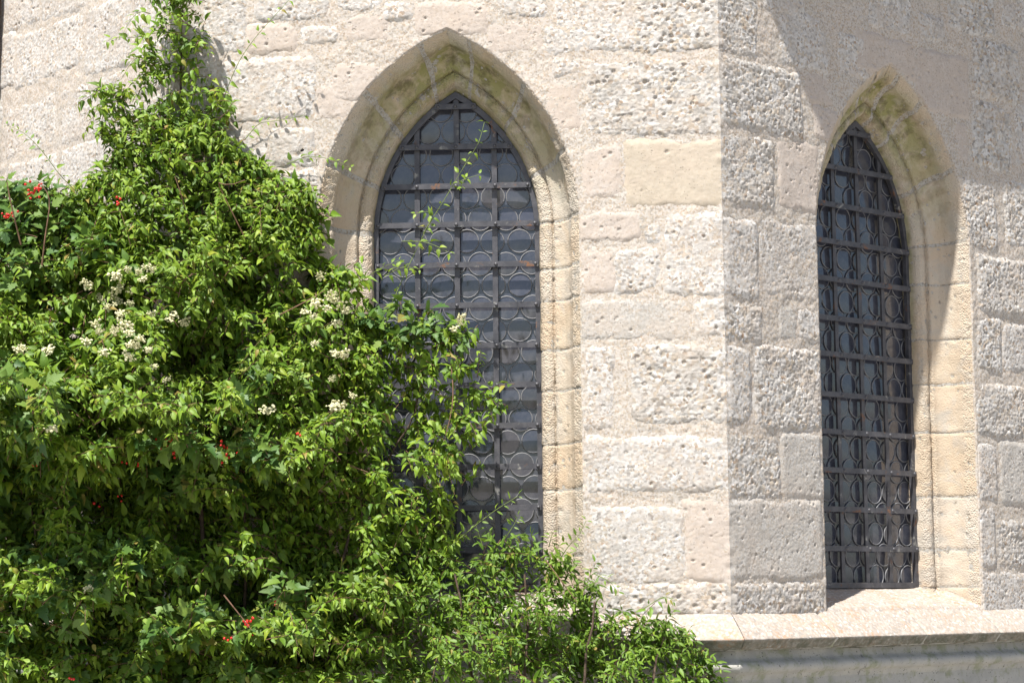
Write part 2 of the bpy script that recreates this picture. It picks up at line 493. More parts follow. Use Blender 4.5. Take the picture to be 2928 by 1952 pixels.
# the remaining sides of the octagon, turned away from the photograph
RAD = SIDE / 2 / math.sin(math.pi / 8)
a0 = math.atan2((CRN - CENTRE)[1], (CRN - CENTRE)[0])
oct_pts = [CENTRE + RAD * np.array([math.cos(a0 + k * math.pi / 4), math.sin(a0 + k * math.pi / 4), 0]) for k in range(8)]
# order: corner 0 = CRN; the neighbour towards C0 is found by distance
step = 1 if np.linalg.norm(oct_pts[1] - C0) < .1 else -1
oc = [oct_pts[(k * step) % 8] for k in range(8)]          # CRN, C0, far end of FF, ..., far end of FR
for k in range(2, 7):
    a, b = oc[k], oc[(k + 1) % 8]
    t_ = np.linspace(0, 1, 12)[:, None, None]; zz = np.linspace(0, 5.30, 22)[None, :, None]
    P = a * (1 - t_) + b * t_ + zz * ZV
    part('wall', grid_mesh('wall', P), M_MORTAR)

STYLE = {  # material, protrusion, pebble cell, pebble amp, fbm amp, pit probability, pit depth
    'r': (M_ROUGH, .004, .0100, .0032, .006, .02, .008),
    'c': (M_COARSE, .004, .0125, .0048, .007, .06, .012),
    'p': (M_PINK, .003, .0095, .0014, .005, .022, .008),
    'k': (M_CREAM, .004, .0120, .0012, .005, .006, .007),
    'g': (M_GREY, .003, .0095, .0022, .005, .022, .007),
}
def stone(fc, wall, x0, x1, y0, y1, sty, seed, corners=(), win=None):
    mat, prot, cell, pamp, famp, pp, pd = STYLE[sty]
    xm, ym = (x0 + x1) / 2, (y0 + y1) / 2
    u0, u1 = fc.px(x0, ym)[0], fc.px(x1, ym)[0]
    z0, z1 = fc.px(xm, y1)[1], fc.px(xm, y0)[1]
    rg = random.Random(seed)
    mg = .04
    clipl, clipr = -9, 9
    ext0, ext1 = u0 - mg, u1 + mg
    for uc, _ in corners:
        if abs(u0 - uc) < .045: u0 = uc - .2; ext0 = uc
        if abs(u1 - uc) < .045: u1 = uc + .2; ext1 = uc
    st = .0044
    ul = np.linspace(ext0, ext1, max(4, int((ext1 - ext0) / st)))
    zl = np.linspace(z0 - mg, z1 + mg, max(4, int((z1 - z0 + 2 * mg) / st)))
    u, zz = np.meshgrid(ul, zl, indexing='ij')
    # slanted, wavy edges
    ta, tb, tc, td = [rg.uniform(-.03, .03) for _ in range(4)]
    wob = .026 * fbm(u * 7, zz * 7, seed * .37) + .020 * fbm(u * 26, zz * 26, seed * .71)
    e = [u - u0 + ta * (zz - z0), u1 - u + tb * (zz - z0), zz - z0 + tc * (u - u0), z1 - zz + td * (u - u0)]
    k = 110.
    sd = -np.log(sum(np.exp(-k * np.clip(v, -.3, .6)) for v in e)) / k + wob + .010
    t = sstep(-.030, .028, sd)
    d, cid = worley(u / cell + 4 * fbm(u * 25, zz * 25, 5, 2) , zz / cell, seed)
    d2, cid2 = worley(u / (cell * 2.1), zz / (cell * 1.9), seed + 31)
    patch = .55 + .9 * (fbm(u * 11, zz * 11, seed * .9, 3) + .5)
    peb = pamp * patch * (.55 - np.minimum(d, .9) ** 2 * 1.3) * (.55 + .9 * cid)
    pit = -pd * sstep(.42, .15, d2) * (cid2 < pp * 2)
    pit2 = -pd * .6 * sstep(.5, .15, d) * (cid > 1 - pp * 1.2)
    hh = -.011 + t * (.0112 + prot * rg.uniform(.2, 1.5)) + t * (famp * fbm(u * 10, zz * 10, seed * 1.3) * 1.4 + peb + pit + pit2
         + pamp * .7 * fbm(u * 70, zz * 70, seed, 2))
    ins = None
    if win:
        u, zz, ins = snap_arch(u, zz, W_A + .002, Z_A + .003, win['cA'])
        hh = np.where(ins, -.008, hh)
    P = facet_pos(fc, u, zz, hh, corners)
    sm = (sd[:-1, :-1] + sd[1:, 1:]) / 2
    keep = sm > -.030
    if win:
        keep &= ~(ins[:-1, :-1] & ins[1:, :-1] & ins[1:, 1:] & ins[:-1, 1:])
    me = grid_mesh('stone', P, keep)
    if me:
        sub('stone', me, mat, wall)
S_L = [  # photo pixels x0 x1 y0 y1, kind of stone
    (1590, 1812, -40, 138, 'r'), (1818, 2062, -60, 146, 'c'), (1680, 2062, 176, 380, 'c'), (1792, 2064, 402, 584, 'k'),
    (1664, 1772, 424, 566, 'p'), (1664, 1832, 610, 690, 'p'), (1900, 2066, 610, 838, 'r'), (1850, 1886, 640, 688, 'r'),
    (1668, 1756, 716, 832, 'p'), (1764, 1884, 714, 832, 'r'), (1664, 1968, 858, 964, 'g'), (1986, 2070, 862, 958, 'r'),
    (1672, 1748, 990, 1222, 'r'), (1806, 2080, 988, 1206, 'c'), (1676, 2086, 1246, 1408, 'r'), (1696, 1950, 1446, 1660, 'r'),
    (1960, 2090, 1432, 1658, 'p'), (1730, 2096, 1672, 1760, 'c'),
    (735, 940, -40, 52, 'r'), (585, 702, -40, 152, 'r'), (866, 968, 80, 126, 'r'), (630, 896, 176, 344, 'r'),
    (1100, 1176, 8, 56, 'r'), (960, 1085, -60, 36, 'r'), (1184, 1392, 8, 100, 'p'), (1416, 1560, -40, 46, 'r'), (1392, 1556, 58, 150, 'p'),
    (1560, 1662, 236, 372, 'p'), (1584, 1664, 168, 218, 'r'), (955, 1080, 178, 286, 'p'), (905, 1005, 252, 345, 'p'),
    (985, 1112, 46, 115, 'p'), (505, 570, -40, 140, 'r'), (505, 620, 168, 330, 'r'), (705, 850, 72, 150, 'p'),
    (1560, 1662, 80, 150, 'r'), (640, 760, 372, 500, 'r'), (772, 900, 368, 470, 'r'), (800, 900, 496, 640, 'r')]
S_R = [(2062, 2166, -60, 160, 'c'), (2066, 2290, 178, 366, 'c'), (2068, 2212, 392, 586, 'c'), (2226, 2340, 402, 604, 'p'),
    (2068, 2166, 630, 840, 'r'), (2176, 2340, 632, 850, 'r'), (2072, 2180, 862, 972, 'c'), (2230, 2276, 876, 966, 'g'),
    (2282, 2345, 880, 972, 'r'), (2080, 2148, 990, 1206, 'r'), (2160, 2346, 992, 1230, 'c'), (2088, 2230, 1250, 1412, 'c'),
    (2238, 2348, 1246, 1420, 'g'), (2092, 2352, 1440, 1660, 'g'), (2098, 2354, 1674, 1760, 'c'),
    (2180, 2296, -50, 38, 'r'), (2228, 2362, 42, 196, 'r'), (2396, 2476, 98, 216, 'r'), (2484, 2602, -40, 90, 'r'), (2628, 2698, 48, 118, 'r'),
    (2710, 2840, -40, 96, 'c'), (2856, 2990, -60, 90, 'r'), (2448, 2618, 104, 214, 'p'), (2622, 2768, 156, 326, 'p'), (2784, 2914, 128, 276, 'c'),
    (2776, 2890, 300, 480, 'c'), (2902, 3010, 306, 484, 'r'), (2736, 2768, 350, 462, 'p'), (2306, 2384, 216, 300, 'p'), (2330, 2402, 312, 400, 'p'),
    (2756, 2848, 522, 702, 'c'), (2876, 3010, 530, 704, 'c'), (2800, 2990, 750, 896, 'c'), (2794, 2860, 912, 1056, 'c'), (2872, 2990, 930, 1060, 'r'),
    (2798, 3000, 1108, 1248, 'c'), (2798, 2848, 1268, 1430, 'r'), (2862, 3000, 1268, 1440, 'g'), (2800, 2842, 1450, 1620, 'r'), (2852, 3000, 1490, 1618, 'c'),
    (2806, 3010, 1634, 1764, 'r')]
S_F = [(8, 112, -60, 78, 'r'), (122, 264, -90, 36, 'r'), (48, 236, 68, 224, 'r'), (246, 374, 5, 198, 'r'), (-40, 38, 104, 256, 'r'), (20, 156, 292, 432, 'r'),
    (174, 346, 232, 388, 'r'), (388, 482, -60, 90, 'r'), (388, 482, 120, 262, 'r'), (20, 160, 456, 606, 'r'), (176, 340, 408, 545, 'r'), (362, 482, 290, 440, 'r'),
    (-80, 4, 300, 430, 'r')]
sd_ = 100
for lst, fc, wl, cn, wn in ((S_L, FL, wallL, [(0, MIT_R), (-SIDE, MIT_L)], WIN['L']), (S_R, FR, wallR, [(0, MIT_R)], WIN['R']), (S_F, FF, wallF, [(0, MIT_L)], None)):
    for x0, x1, y0, y1, sty in lst:
        sd_ += 1
        stone(fc, wl, x0, x1, y0, y1, sty, sd_, cn, wn)

# -------- window surrounds, glazing and iron grilles
# level: half width, apex height, depth behind the wall face, weight between outer and inner centre line
LEVELS = [(W_A + .020, Z_A + .026, .022, 0), (W_A + .004, Z_A + .005, .008, 0), (W_A - .001, Z_A - .001, .003, 0), (.510, 3.912, .026, .3), (.488, 3.889, .052, .6), (.484, 3.884, .082, .7), (.472, 3.870, .115, .8),
          (.452, 3.850, .140, .9), (.430, 3.828, .154, 1), (.408, 3.806, .162, 1), (.405, 3.802, .184, 1), (.397, 3.795, .174, 1), (.380, 3.778, .170, 1), (.362, 3.760, .176, 1), (.350, 3.750, .190, 1), (.346, 3.744, .205, 1), (.343, 3.726, .245, 1), (.341, 3.721, .275, 1)]
def surround_grid(wn, s_lin, sign, sub_n=3):
    rows = []
    lv = LEVELS
    for i in range(len(lv) - 1):
        a, b = np.array(lv[i]), np.array(lv[i + 1])
        nn = max(1, int(math.ceil(np.hypot(b[0] - a[0], b[2] - a[2]) / .008)))
        for k in range(nn):
            rows.append(a + (b - a) * k / nn)
    rows.append(np.array(lv[-1]))
    P = []; arc = []
    acc = 0
    for i, r in enumerate(rows):
        if i: acc += np.hypot(r[0] - rows[i - 1][0], r[2] - rows[i - 1][2])
        c = wn['cA'] * (1 - r[3]) + wn['cF'] * r[3]
        u, zz = outline(r[0], r[1], c, s_lin, sign)
        P.append(wn['f'].at(u, zz, -r[2])); arc.append(acc)
    P = np.array(P)
    return P, np.array(arc), rows
JOINTS = {('L', -1): [.10, .24, .37, .50, .62, .74, .86, .995, 1.26, 1.58, 1.88], ('L', 1): [.09, .20, .36, .47, .60, .70, .82, .90, 1.03, 1.30, 1.62, 1.90],
          ('R', -1): [.12, .25, .38, .50, .64, .77, .9, 1.02, 1.30, 1.60, 1.9], ('R', 1): [.12, .22, .36, .53, .66, .78, .93, 1.07, 1.40, 1.75, 1.93]}
def alg_attr(me, vals):
    a = me.attributes.new('algae', 'FLOAT', 'POINT')
    a.data.foreach_set('value', np.asarray(vals, np.float32).ravel())
for key, wn in WIN.items():
    fc = wn['f']
    core = None
    for sign in (-1, 1):
        cuts = [0.0] + JOINTS[(key, sign)] + [2.0]
        # recessed mortar bed behind the blocks
        s_all = np.concatenate([np.linspace(0, 1, 60, endpoint=False), np.linspace(1, 2, 50)])
        P, arc, rows = surround_grid(wn, s_all, sign)
        N = grid_normals(P)
        if (N[len(N) // 2, 0] @ fc.n) < 0: N = -N
        Pm = P - .0025 * N
        me = grid_mesh('window_surround', Pm)
        core = part('window_surround', me, M_GMORTAR)
        for bi in range(len(cuts) - 1):
            a, b = cuts[bi], cuts[bi + 1]
            jamb_len, arc_len = (SPRING - 1.45), 1.0
            ln = (b - a) * (jamb_len if b <= 1.1 else .95)
            gap = (random.uniform(.002, .004) if b <= 1.1 else random.uniform(.006, .013)) / (jamb_len if b <= 1.1 else .95)
            n = max(6, int(ln / .007))
            s_l = np.linspace(a + gap, b - gap * (0 if bi == len(cuts) - 2 else 1), n)
            P, arc, rows = surround_grid(wn, s_l, sign)
            N = grid_normals(P)
            if (N[len(N) // 2, n // 2] @ fc.n) < 0: N = -N
            sv = np.linspace(0, ln, n)
            A, S = np.meshgrid(arc, sv + bi * 1.7 + (3 if key == 'R' else 0) + sign, indexing='ij')
            edge = np.minimum(np.linspace(0, ln, n), ln - np.linspace(0, ln, n))
            if bi == len(cuts) - 2: edge = np.linspace(0, ln, n)
            rnd = -.0025 * (1 - sstep(0, .008, edge))[None, :]
            DEP = np.array([r[2] for r in rows])[:, None] + 0 * A
            inner_rough = np.maximum(1 - sstep(.045, .06, DEP), sstep(.155, .166, DEP) * (1 - sstep(.19, .21, DEP))) + .15
            hh = .008 * fbm(A * 14, S * 14, 40 + bi) + .0055 * fbm(A * 110, S * 110, 50 + bi, 3) * inner_rough
            dd, ci = worley(A / .022, S / .022, 60 + bi)
            hh = hh - .006 * sstep(.4, .12, dd) * (ci > .95) + rnd
            P2 = P + hh[..., None] * N
            me = grid_mesh('surround_stone', P2)
            zrel = P2[..., 2]
            dep = np.array([r[2] for r in rows])[:, None] + 0 * zrel
            alg = sstep(3.1, 3.85, zrel) * sstep(.0, .10, dep) * (1 - .55 * sstep(.17, .19, dep) * (1 - sstep(.20, .225, dep)))
            alg = np.maximum(alg, .8 * sstep(2.2, 3.4, zrel) * sstep(.19, .22, dep))
            alg_attr(me, alg)
            ra = me.attributes.new('rough', 'FLOAT', 'POINT'); ra.data.foreach_set('value', inner_rough.astype(np.float32).ravel())
            sub('surround_stone', me, M_SURR, core)
    # sill: slopes from the grille out to the wall face
    vv = np.linspace(0, 1, 34); tt = np.linspace(-1, 1, 110)
    T, Vv = np.meshgrid(tt, vv, indexing='ij')
    dep = .26 - .29 * Vv
    half = .355 + .225 * Vv ** .9
    zz = SILL_Z + .003 - .103 * Vv - .045 * sstep(.84, 1., Vv) + .03 * np.abs(T) ** 9 * (1 - Vv)
    u = wn['cF'] * (1 - Vv) + wn['cA'] * Vv + T * half
    hh = .004 * fbm(u * 12, Vv * 3, 77) + .003 * fbm(u * 60, Vv * 14, 78, 3)
    P = fc.at(u, zz + hh, -dep)
    me = grid_mesh('sill', P)
    alg_attr(me, np.zeros(len(me.vertices)))
    part('sill', me, M_SILL)
    # glass sheet behind everything: the little star-shaped panes between the roundels
    cF = wn['cF']
    gx = np.linspace(-.36, .36, 25); gz = np.linspace(1.60, 3.76, 60)
    U, Zg = np.meshgrid(gx + cF, gz, indexing='ij')
    dph = .266
    win = part('window', grid_mesh('window', fc.at(U, Zg, -dph)), M_GLASS)
    # roundels and their lead rings
    pr, pitch = .0470, .1075
    vp = pitch * .866
    ang = np.arange(20) / 20 * 2 * math.pi
    rings = []
    for rr, bul in ((.0, .0009), (.55, .0007), (1.0, 0)):
        rings.append([(pr * rr * math.cos(a), pr * rr * math.sin(a), bul) for a in ang] if rr else [(0, 0, bul)])
    Vd = np.array(sum(rings, []))
    def place(V):     # local (u, z, out) -> world offset vectors
        return V[:, 0:1] * fc.d + V[:, 1:2] * ZV + V[:, 2:3] * fc.n
    tri = np.array([(0, 1 + j, 1 + (j + 1) % 20) for j in range(20)])
    quad = np.array([(1 + j, 21 + j, 21 + (j + 1) % 20, 1 + (j + 1) % 20) for j in range(20)])
    me_p = make_mesh('pane', place(Vd), [tri, quad]); me_p.materials.append(M_GLASS)
    prof = [(pr - .0012, -.001), (pr - .0006, .0018), (pr + .0014, .0026), (pr + .0036, .0018), (pr + .0044, -.001)]
    Vr = np.array([(r_ * math.cos(a), r_ * math.sin(a), o_) for a in ang for r_, o_ in prof])
    qr = np.array([(i * 5 + k, i * 5 + k + 1, ((i + 1) % 20) * 5 + k + 1, ((i + 1) % 20) * 5 + k) for i in range(20) for k in range(4)])
    me_r = make_mesh('lead_came', place(Vr), qr); me_r.materials.append(M_LEAD)
    rowi = 0; zc = 1.70
    while zc < 3.74:
        off = (pitch / 2 if rowi % 2 else 0) - .012
        for k in range(-4, 5):
            uu = k * pitch + off
            if not inside_arch(np.array(uu), np.array(zc), W_F + .035, Z_F + .04, 0.): continue
            jx, jz = random.gauss(0, .0018), random.gauss(0, .0018)
            base = fc.at(cF + uu + jx, zc + jz, -dph + .004)
            tx, tz = random.gauss(0, .03), random.gauss(0, .03)
            o = link('pane', me_p, None, win)
            o.location = base + fc.n * .001
            o.rotation_euler = (tx, random.gauss(0, .004), tz)
            o = link('lead_came', me_r, None, win)
            o.location = base
        rowi += 1; zc += vp
    # iron frame following the opening
    s_all = np.concatenate([np.linspace(.118, 1, 40, endpoint=False), np.linspace(1, 2, 36)])
    fr_parts = []
    for sign in (-1, 1):
        o_u, o_z = outline(W_F + .004, Z_F + .004, cF, s_all, sign)
        i_u, i_z = outline(W_F - .017, Z_F - .024, cF, s_all, sign)
        V = np.stack([fc.at(o_u, o_z, -.226), fc.at(i_u, i_z, -.226), fc.at(i_u, i_z, -.246), fc.at(o_u, o_z, -.246)], 1)
        n = len(s_all); V = V.reshape(-1, 3)
        q = [(i * 4 + k, (i + 1) * 4 + k, (i + 1) * 4 + (k + 1) % 4, i * 4 + (k + 1) % 4) for i in range(n - 1) for k in range(4)]
        fr_parts.append((V, np.array(q)))
    fr_parts.append(facet_box(fc, cF - W_F + .002, cF + W_F - .002, SILL_Z - .004, SILL_Z + .020, -.243, -.2235))
    V, q = merge(fr_parts)
    sub('frame', make_mesh('frame', V, q, False), M_IRON, win)
    rows_z = [SILL_Z + .1672 * k for k in range(1, 13)]
    cols_u = [-.163, 0.0, .163]
    for cu in cols_u:
        top = SPRING
        hgt = Z_F - SPRING; R = (W_F ** 2 + hgt ** 2) / (2 * W_F)
        top = SPRING + math.sqrt(max(0, R * R - (abs(cu) + R - W_F) ** 2))
        tj = random.gauss(0, .002)
        V, q = facet_box(fc, cF + cu - .011 + tj, cF + cu + .011 + tj, SILL_Z + .021, top - .008, -.2445, -.2345)
        sub('vertical_bar', make_mesh('vertical_bar', V, q, False), M_IRON, win)
    # rivet: a low dome
    rv = [(0, 0, .006)] + [(.0062 * math.cos(a), .0062 * math.sin(a), .004) for a in np.arange(8) / 8 * 6.2832] + [(.008 * math.cos(a), .008 * math.sin(a), 0) for a in np.arange(8) / 8 * 6.2832]
    tri = np.array([(0, 1 + j, 1 + (j + 1) % 8) for j in range(8)]); quad = np.array([(1 + j, 9 + j, 9 + (j + 1) % 8, 1 + (j + 1) % 8) for j in range(8)])
    me_v = make_mesh('rivet', place(np.array(rv)), [tri, quad]); me_v.materials.append(M_IRON)
    for rz in rows_z:
        if rz > Z_F - .02: continue
        if rz <= SPRING: hw = W_F
        else: hw = W_F - R + math.sqrt(max(0, R * R - (rz - SPRING) ** 2))
        hw = max(hw, .05) - .003
        tj = random.gauss(0, .0025)
        nseg = 14
        # slightly wavy flat bar
        us = np.linspace(cF - hw, cF + hw, nseg)
        wv = .002 * fbm(us * 6, us * 0 + rz * 3, 14)
        V = np.stack([fc.at(us, rz - .0115 + wv + tj, -.2255), fc.at(us, rz + .0115 + wv + tj, -.2255), fc.at(us, rz + .0115 + wv + tj, -.2155), fc.at(us, rz - .0115 + wv + tj, -.2155)], 1).reshape(-1, 3)
        q = [(i * 4 + k, (i + 1) * 4 + k, (i + 1) * 4 + (k + 1) % 4, i * 4 + (k + 1) % 4) for i in range(nseg - 1) for k in range(4)]
        q += [(0, 1, 2, 3), ((nseg - 1) * 4 + 3, (nseg - 1) * 4 + 2, (nseg - 1) * 4 + 1, (nseg - 1) * 4)]
        sub('horizontal_bar', make_mesh('horizontal_bar', V, q, False), M_IRON, win)
        for cu in cols_u + [-hw + .012, hw - .012]:
            if abs(cu) > hw - .005: continue
            o = link('rivet', me_v, None, win)
            o.location = fc.at(cF + cu, rz + tj, -.2155)
for o in list(bpy.data.objects):
    if o.parent and o.parent.parent is chapel:
        o.matrix_parent_inverse = Matrix.Identity(4)

# -------- cornice, moulding and plinth
CZ = 1.553
PROF_TOP = [(-.05, CZ + .035), (.0, CZ), (.035, CZ - .028), (.075, CZ - .064), (.108, CZ - .098), (.112, CZ - .103), (.104, CZ - .110), (.094, CZ - .122), (.082, CZ - .137), (.076, CZ - .140), (.030, CZ - .147)]
PROF_MOU = [(.03, CZ - .139), (.034, CZ - .150), (.036, CZ - .165), (.042, CZ - .182), (.056, CZ - .189), (.068, CZ - .200), (.070, CZ - .212), (.064, CZ - .226), (.052, CZ - .234), (.036, CZ - .238), (.030, CZ - .246), (.024, CZ - .262)]
def sweep(fc, u0, u1, prof, mit0, mit1, seed, st=.011, gap=0.0):
    """profile (out, z) along a side; mitred where mit0 / mit1 are true"""
    pts = []
    for (a, b) in zip(prof[:-1], prof[1:]):
        a, b = np.array(a), np.array(b); n = max(1, int(np.linalg.norm(b - a) / .009))
        for k in range(n): pts.append(a + (b - a) * k / n)
    pts.append(np.array(prof[-1])); pts = np.array(pts)
    n = max(4, int((u1 - u0) / st)); v = np.linspace(0, 1, n)
    T22 = math.tan(math.pi / 8)
    Vv, O = np.meshgrid(v, pts[:, 0], indexing='ij'); _, Zz = np.meshgrid(v, pts[:, 1], indexing='ij')
    ua = u0 + gap - (T22 * O if mit0 else 0); ub = u1 - gap + (T22 * O if mit1 else 0)
    U = ua * (1 - Vv) + ub * Vv
    P = fc.at(U, Zz, O)
    N = grid_normals(P)
    if (N[n // 2, len(pts) // 2] @ fc.n) < 0: N = -N
    al = np.cumsum(np.r_[0, np.linalg.norm(np.diff(pts, axis=0), axis=1)])
    _, A = np.meshgrid(v, al, indexing='ij')
    hh = .006 * fbm(U * 15, A * 15, seed) + .006 * fbm(U * 70, A * 70, seed + 2, 3)
    if gap:
        ed = np.minimum(Vv * (u1 - u0), (1 - Vv) * (u1 - u0)); m0 = (Vv < .5) & mit0; m1 = (Vv >= .5) & mit1
        hh = hh - np.where(m0 | m1, 0, .007 * (1 - sstep(0, .014, ed)))
    else:
        hh = hh * .6
    ed2 = np.minimum(Vv * 12 if mit0 else 1, (1 - Vv) * 12 if mit1 else 1)
    hh = hh * np.clip(ed2, 0, 1)
    return P + hh[..., None] * N, O, Zz
def add_cornice(fc, cuts, m_first, m_last, seed):
    P, O, Zz = sweep(fc, cuts[0], cuts[-1], [(o - .008, z_ - .002) for o, z_ in PROF_TOP], m_first, m_last, seed)
    core = part('cornice', grid_mesh('cornice', P), M_PLINTH)
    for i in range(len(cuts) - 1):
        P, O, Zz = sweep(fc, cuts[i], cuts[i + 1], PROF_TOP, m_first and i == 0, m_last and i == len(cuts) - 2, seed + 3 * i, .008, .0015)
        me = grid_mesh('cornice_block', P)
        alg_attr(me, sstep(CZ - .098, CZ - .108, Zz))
        sub('cornice_block', me, M_SILL, core)
    mc = [cuts[0]] + list(np.linspace(cuts[0], cuts[-1], 4)[1:-1]) + [cuts[-1]]
    for i in range(len(mc) - 1):
        P, O, Zz = sweep(fc, mc[i], mc[i + 1], PROF_MOU, m_first and i == 0, m_last and i == len(mc) - 2, seed + 50 + 3 * i, .010, 0.0)
        sub('moulding', grid_mesh('moulding', P), M_PLINTH, core)
    P, O, Zz = sweep(fc, cuts[0], cuts[-1], [(.024, CZ - .258), (.027, CZ - .6), (.027, -.02)], m_first, m_last, seed + 90, .03)
    part('plinth', grid_mesh('plinth', P), M_PLINTH)
uR = [FR.px(x, 1825)[0] for x in (2338, 2597, 2807)]
add_cornice(FR, [0] + uR + [2.02, SIDE], True, True, 200)
add_cornice(FL, [-SIDE, -1.8, -1.32, -.86, -.42, 0], True, True, 300)
add_cornice(FF, [-SIDE, -1.7, -1.2, -.62, 0], True, True, 400)

# -------- roof with overhanging eaves (above the picture; it casts the shadow on the right-hand side)
EZ, EO = 5.277, .367
dirs = [(p - CENTRE) / np.linalg.norm(p - CENTRE) for p in oc]
k1 = (RAD * math.cos(math.pi / 8) + EO) / math.cos(math.pi / 8)
Vt = [CENTRE + d * (RAD - .2) + ZV * (EZ + .005) for d in dirs] + [CENTRE + d * k1 + ZV * EZ for d in dirs] + [CENTRE + d * (k1 + .01) + ZV * (EZ + .09) for d in dirs] + [CENTRE + ZV * 8.4]
q = [(k, (k + 1) % 8, 8 + (k + 1) % 8, 8 + k) for k in range(8)] + [(8 + k, 8 + (k + 1) % 8, 16 + (k + 1) % 8, 16 + k) for k in range(8)]
t3 = [(16 + k, 16 + (k + 1) % 8, 24) for k in range(8)]
part('roof', make_mesh('roof', Vt, [np.array(q), np.array(t3)], False), M_ROOF)
# -------- rusty rainwater pipe at the left edge
def ff_pt(x, y, h):
    u, zz = FF.px(x, y, h); return FF.at(u, zz, h)
a, b = ff_pt(-22, 0, .05), ff_pt(-29, 170, .05)
dv = (b - a) / (b - a)[2]
pts = [a + dv * (zz - a[2]) for zz in (5.2, 4.2, 3.4, 2.6, 1.8, .9, .02)]
V, q = tube(pts, .0395, 14)
part('downpipe', make_mesh('downpipe', V, q), M_PIPE)
# ------------------------------------------------------------------ plants
def poly_inside(x, y, poly):
    p = np.asarray(poly, float); r = np.zeros(x.shape, bool)
    for (x1, y1), (x2, y2) in zip(p, np.roll(p, -1, 0)):
        c = ((y1 > y) != (y2 > y)) & (x < (x2 - x1) * (y - y1) / (y2 - y1 + 1e-9) + x1)
        r ^= c
    return r
def poly_dist(x, y, poly):
    p = np.asarray(poly, float); best = np.full(x.shape, 1e9)
    for a, b in zip(p, np.roll(p, -1, 0)):
        ab = b - a; t_ = np.clip(((x - a[0]) * ab[0] + (y - a[1]) * ab[1]) / (ab @ ab + 1e-9), 0, 1)
        best = np.minimum(best, np.hypot(x - a[0] - t_ * ab[0], y - a[1] - t_ * ab[1]))
    return best
def px_point(x, y, h):
    """point h metres in front of the plane of the frontal wall, seen at photo pixel x, y"""
    x, y, h = np.broadcast_arrays(np.asarray(x, float), np.asarray(y, float), np.asarray(h, float))
    r = FWD + RGT * ((x - 1464) / FPX)[..., None] + UPV * ((976 - y) / FPX)[..., None]
    num = (CRN - CAM) @ FL.n + h
    return CAM + r * (num / (r @ FL.n))[..., None]
VINE = [(430, 300), (640, 310), (720, 420), (800, 470), (905, 520), (935, 600), (925, 720), (1010, 755), (1080, 790), (1070, 900), (1150, 905), (1230, 868), (1330, 900), (1385, 985),
        (1455, 1060), (1440, 1150), (1395, 1230), (1375, 1330), (1290, 1430), (1290, 1560), (1200, 1700), (1000, 1850), (900, 2160), (-40, 2160), (-40, 600), (110, 570), (250, 500), (330, 430)]
BUSH_ALL = [(430, 300), (640, 310), (720, 420), (800, 470), (905, 520), (935, 600), (925, 720), (1010, 755), (1080, 790), (1070, 900), (1150, 905), (1230, 868), (1330, 900), (1385, 985),
        (1455, 1060), (1440, 1150), (1395, 1230), (1375, 1330), (1290, 1430), (1310, 1550), (1450, 1515), (1560, 1545), (1700, 1630), (1755, 1670), (1725, 1750), (1850, 1705), (1950, 1775),
        (2000, 1830), (2085, 1905), (2130, 2160), (-600, 2160), (-600, 560), (-40, 545), (110, 540), (250, 480), (330, 420)]
HOLES = [(525, 1000, 75, 60, .15), (555, 1490, 120, 95, .12), (900, 1560, 150, 110, .2), (700, 1690, 110, 80, .15), (330, 1420, 120, 70, .25), (800, 1420, 110, 90, .3), (55, 1480, 90, 120, .15), (690, 820, 90, 60, .35),
         (1180, 1160, 90, 120, .25), (280, 1200, 100, 50, .3), (980, 1760, 70, 60, .3), (130, 690, 70, 70, .4), (820, 1860, 120, 50, .35), (620, 1210, 90, 40, .5), (1010, 1300, 70, 80, .4), (330, 1780, 100, 60, .5), (680, 640, 60, 50, .4), (560, 560, 60, 60, .4)]
def hmax(x, y):
    D = poly_dist(x, y, BUSH_ALL) / 720
    shape = .62 + .30 * np.exp(-((y - 1000) / 260) ** 2) + .42 * sstep(1560, 1800, y) - .26 * np.exp(-((y - 1440) / 170) ** 2) * sstep(1250, 1000, x)
    b = np.minimum(.10 + .85 * D, np.clip(D / .3, 0, 1) * (shape - .45) + .45)
    lump = .55 + .75 * (fbm(x / 150, y / 120, 301, 3) + .5) + 1.25 * fbm(x / 66, y / 54, 305, 2)
    f = np.ones(x.shape)
    for hx, hy, rx, ry, a in HOLES:
        dd = ((x - hx) / rx) ** 2 + ((y - hy) / ry) ** 2
        f = np.minimum(f, a + (1 - a) * sstep(.35, 1.4, dd))
    win = np.exp(-(((x - 1200) / 260) ** 2 + ((y - 1080) / 260) ** 2))
    return np.maximum(.05, b * lump * f * (1 - .25 * win))
# leaf shapes: stations along the midrib, (x, half width); folded along the rib and arched
def leaf_template(prof, fold, arch, twist=0.0, lobes=None):
    V = []; Q = []
    for i, (x, hw) in enumerate(prof):
        zc = -arch * x * x
        V += [(x, -hw, zc + fold * hw), (x, 0, zc), (x, hw, zc + fold * hw)]
    for i in range(len(prof) - 1):
        a = i * 3
        Q += [(a, a + 3, a + 4, a + 1), (a + 1, a + 4, a + 5, a + 2)]
    V = np.array(V, float)
    if lobes:
        for k, dx, dy in lobes:
            V[k, 0] += dx; V[k, 1] += dy
    return V, np.array(Q)
OVATE = [(0, .015), (.10, .17), (.28, .25), (.50, .235), (.75, .125), (1.0, .008)]
LANCE = [(0, .012), (.14, .10), (.36, .165), (.60, .145), (.82, .075), (1.0, .006)]
LOBED = [(0, .02), (.10, .20), (.24, .40), (.40, .24), (.56, .28), (.68, .15), (.84, .11), (1.0, .01)]
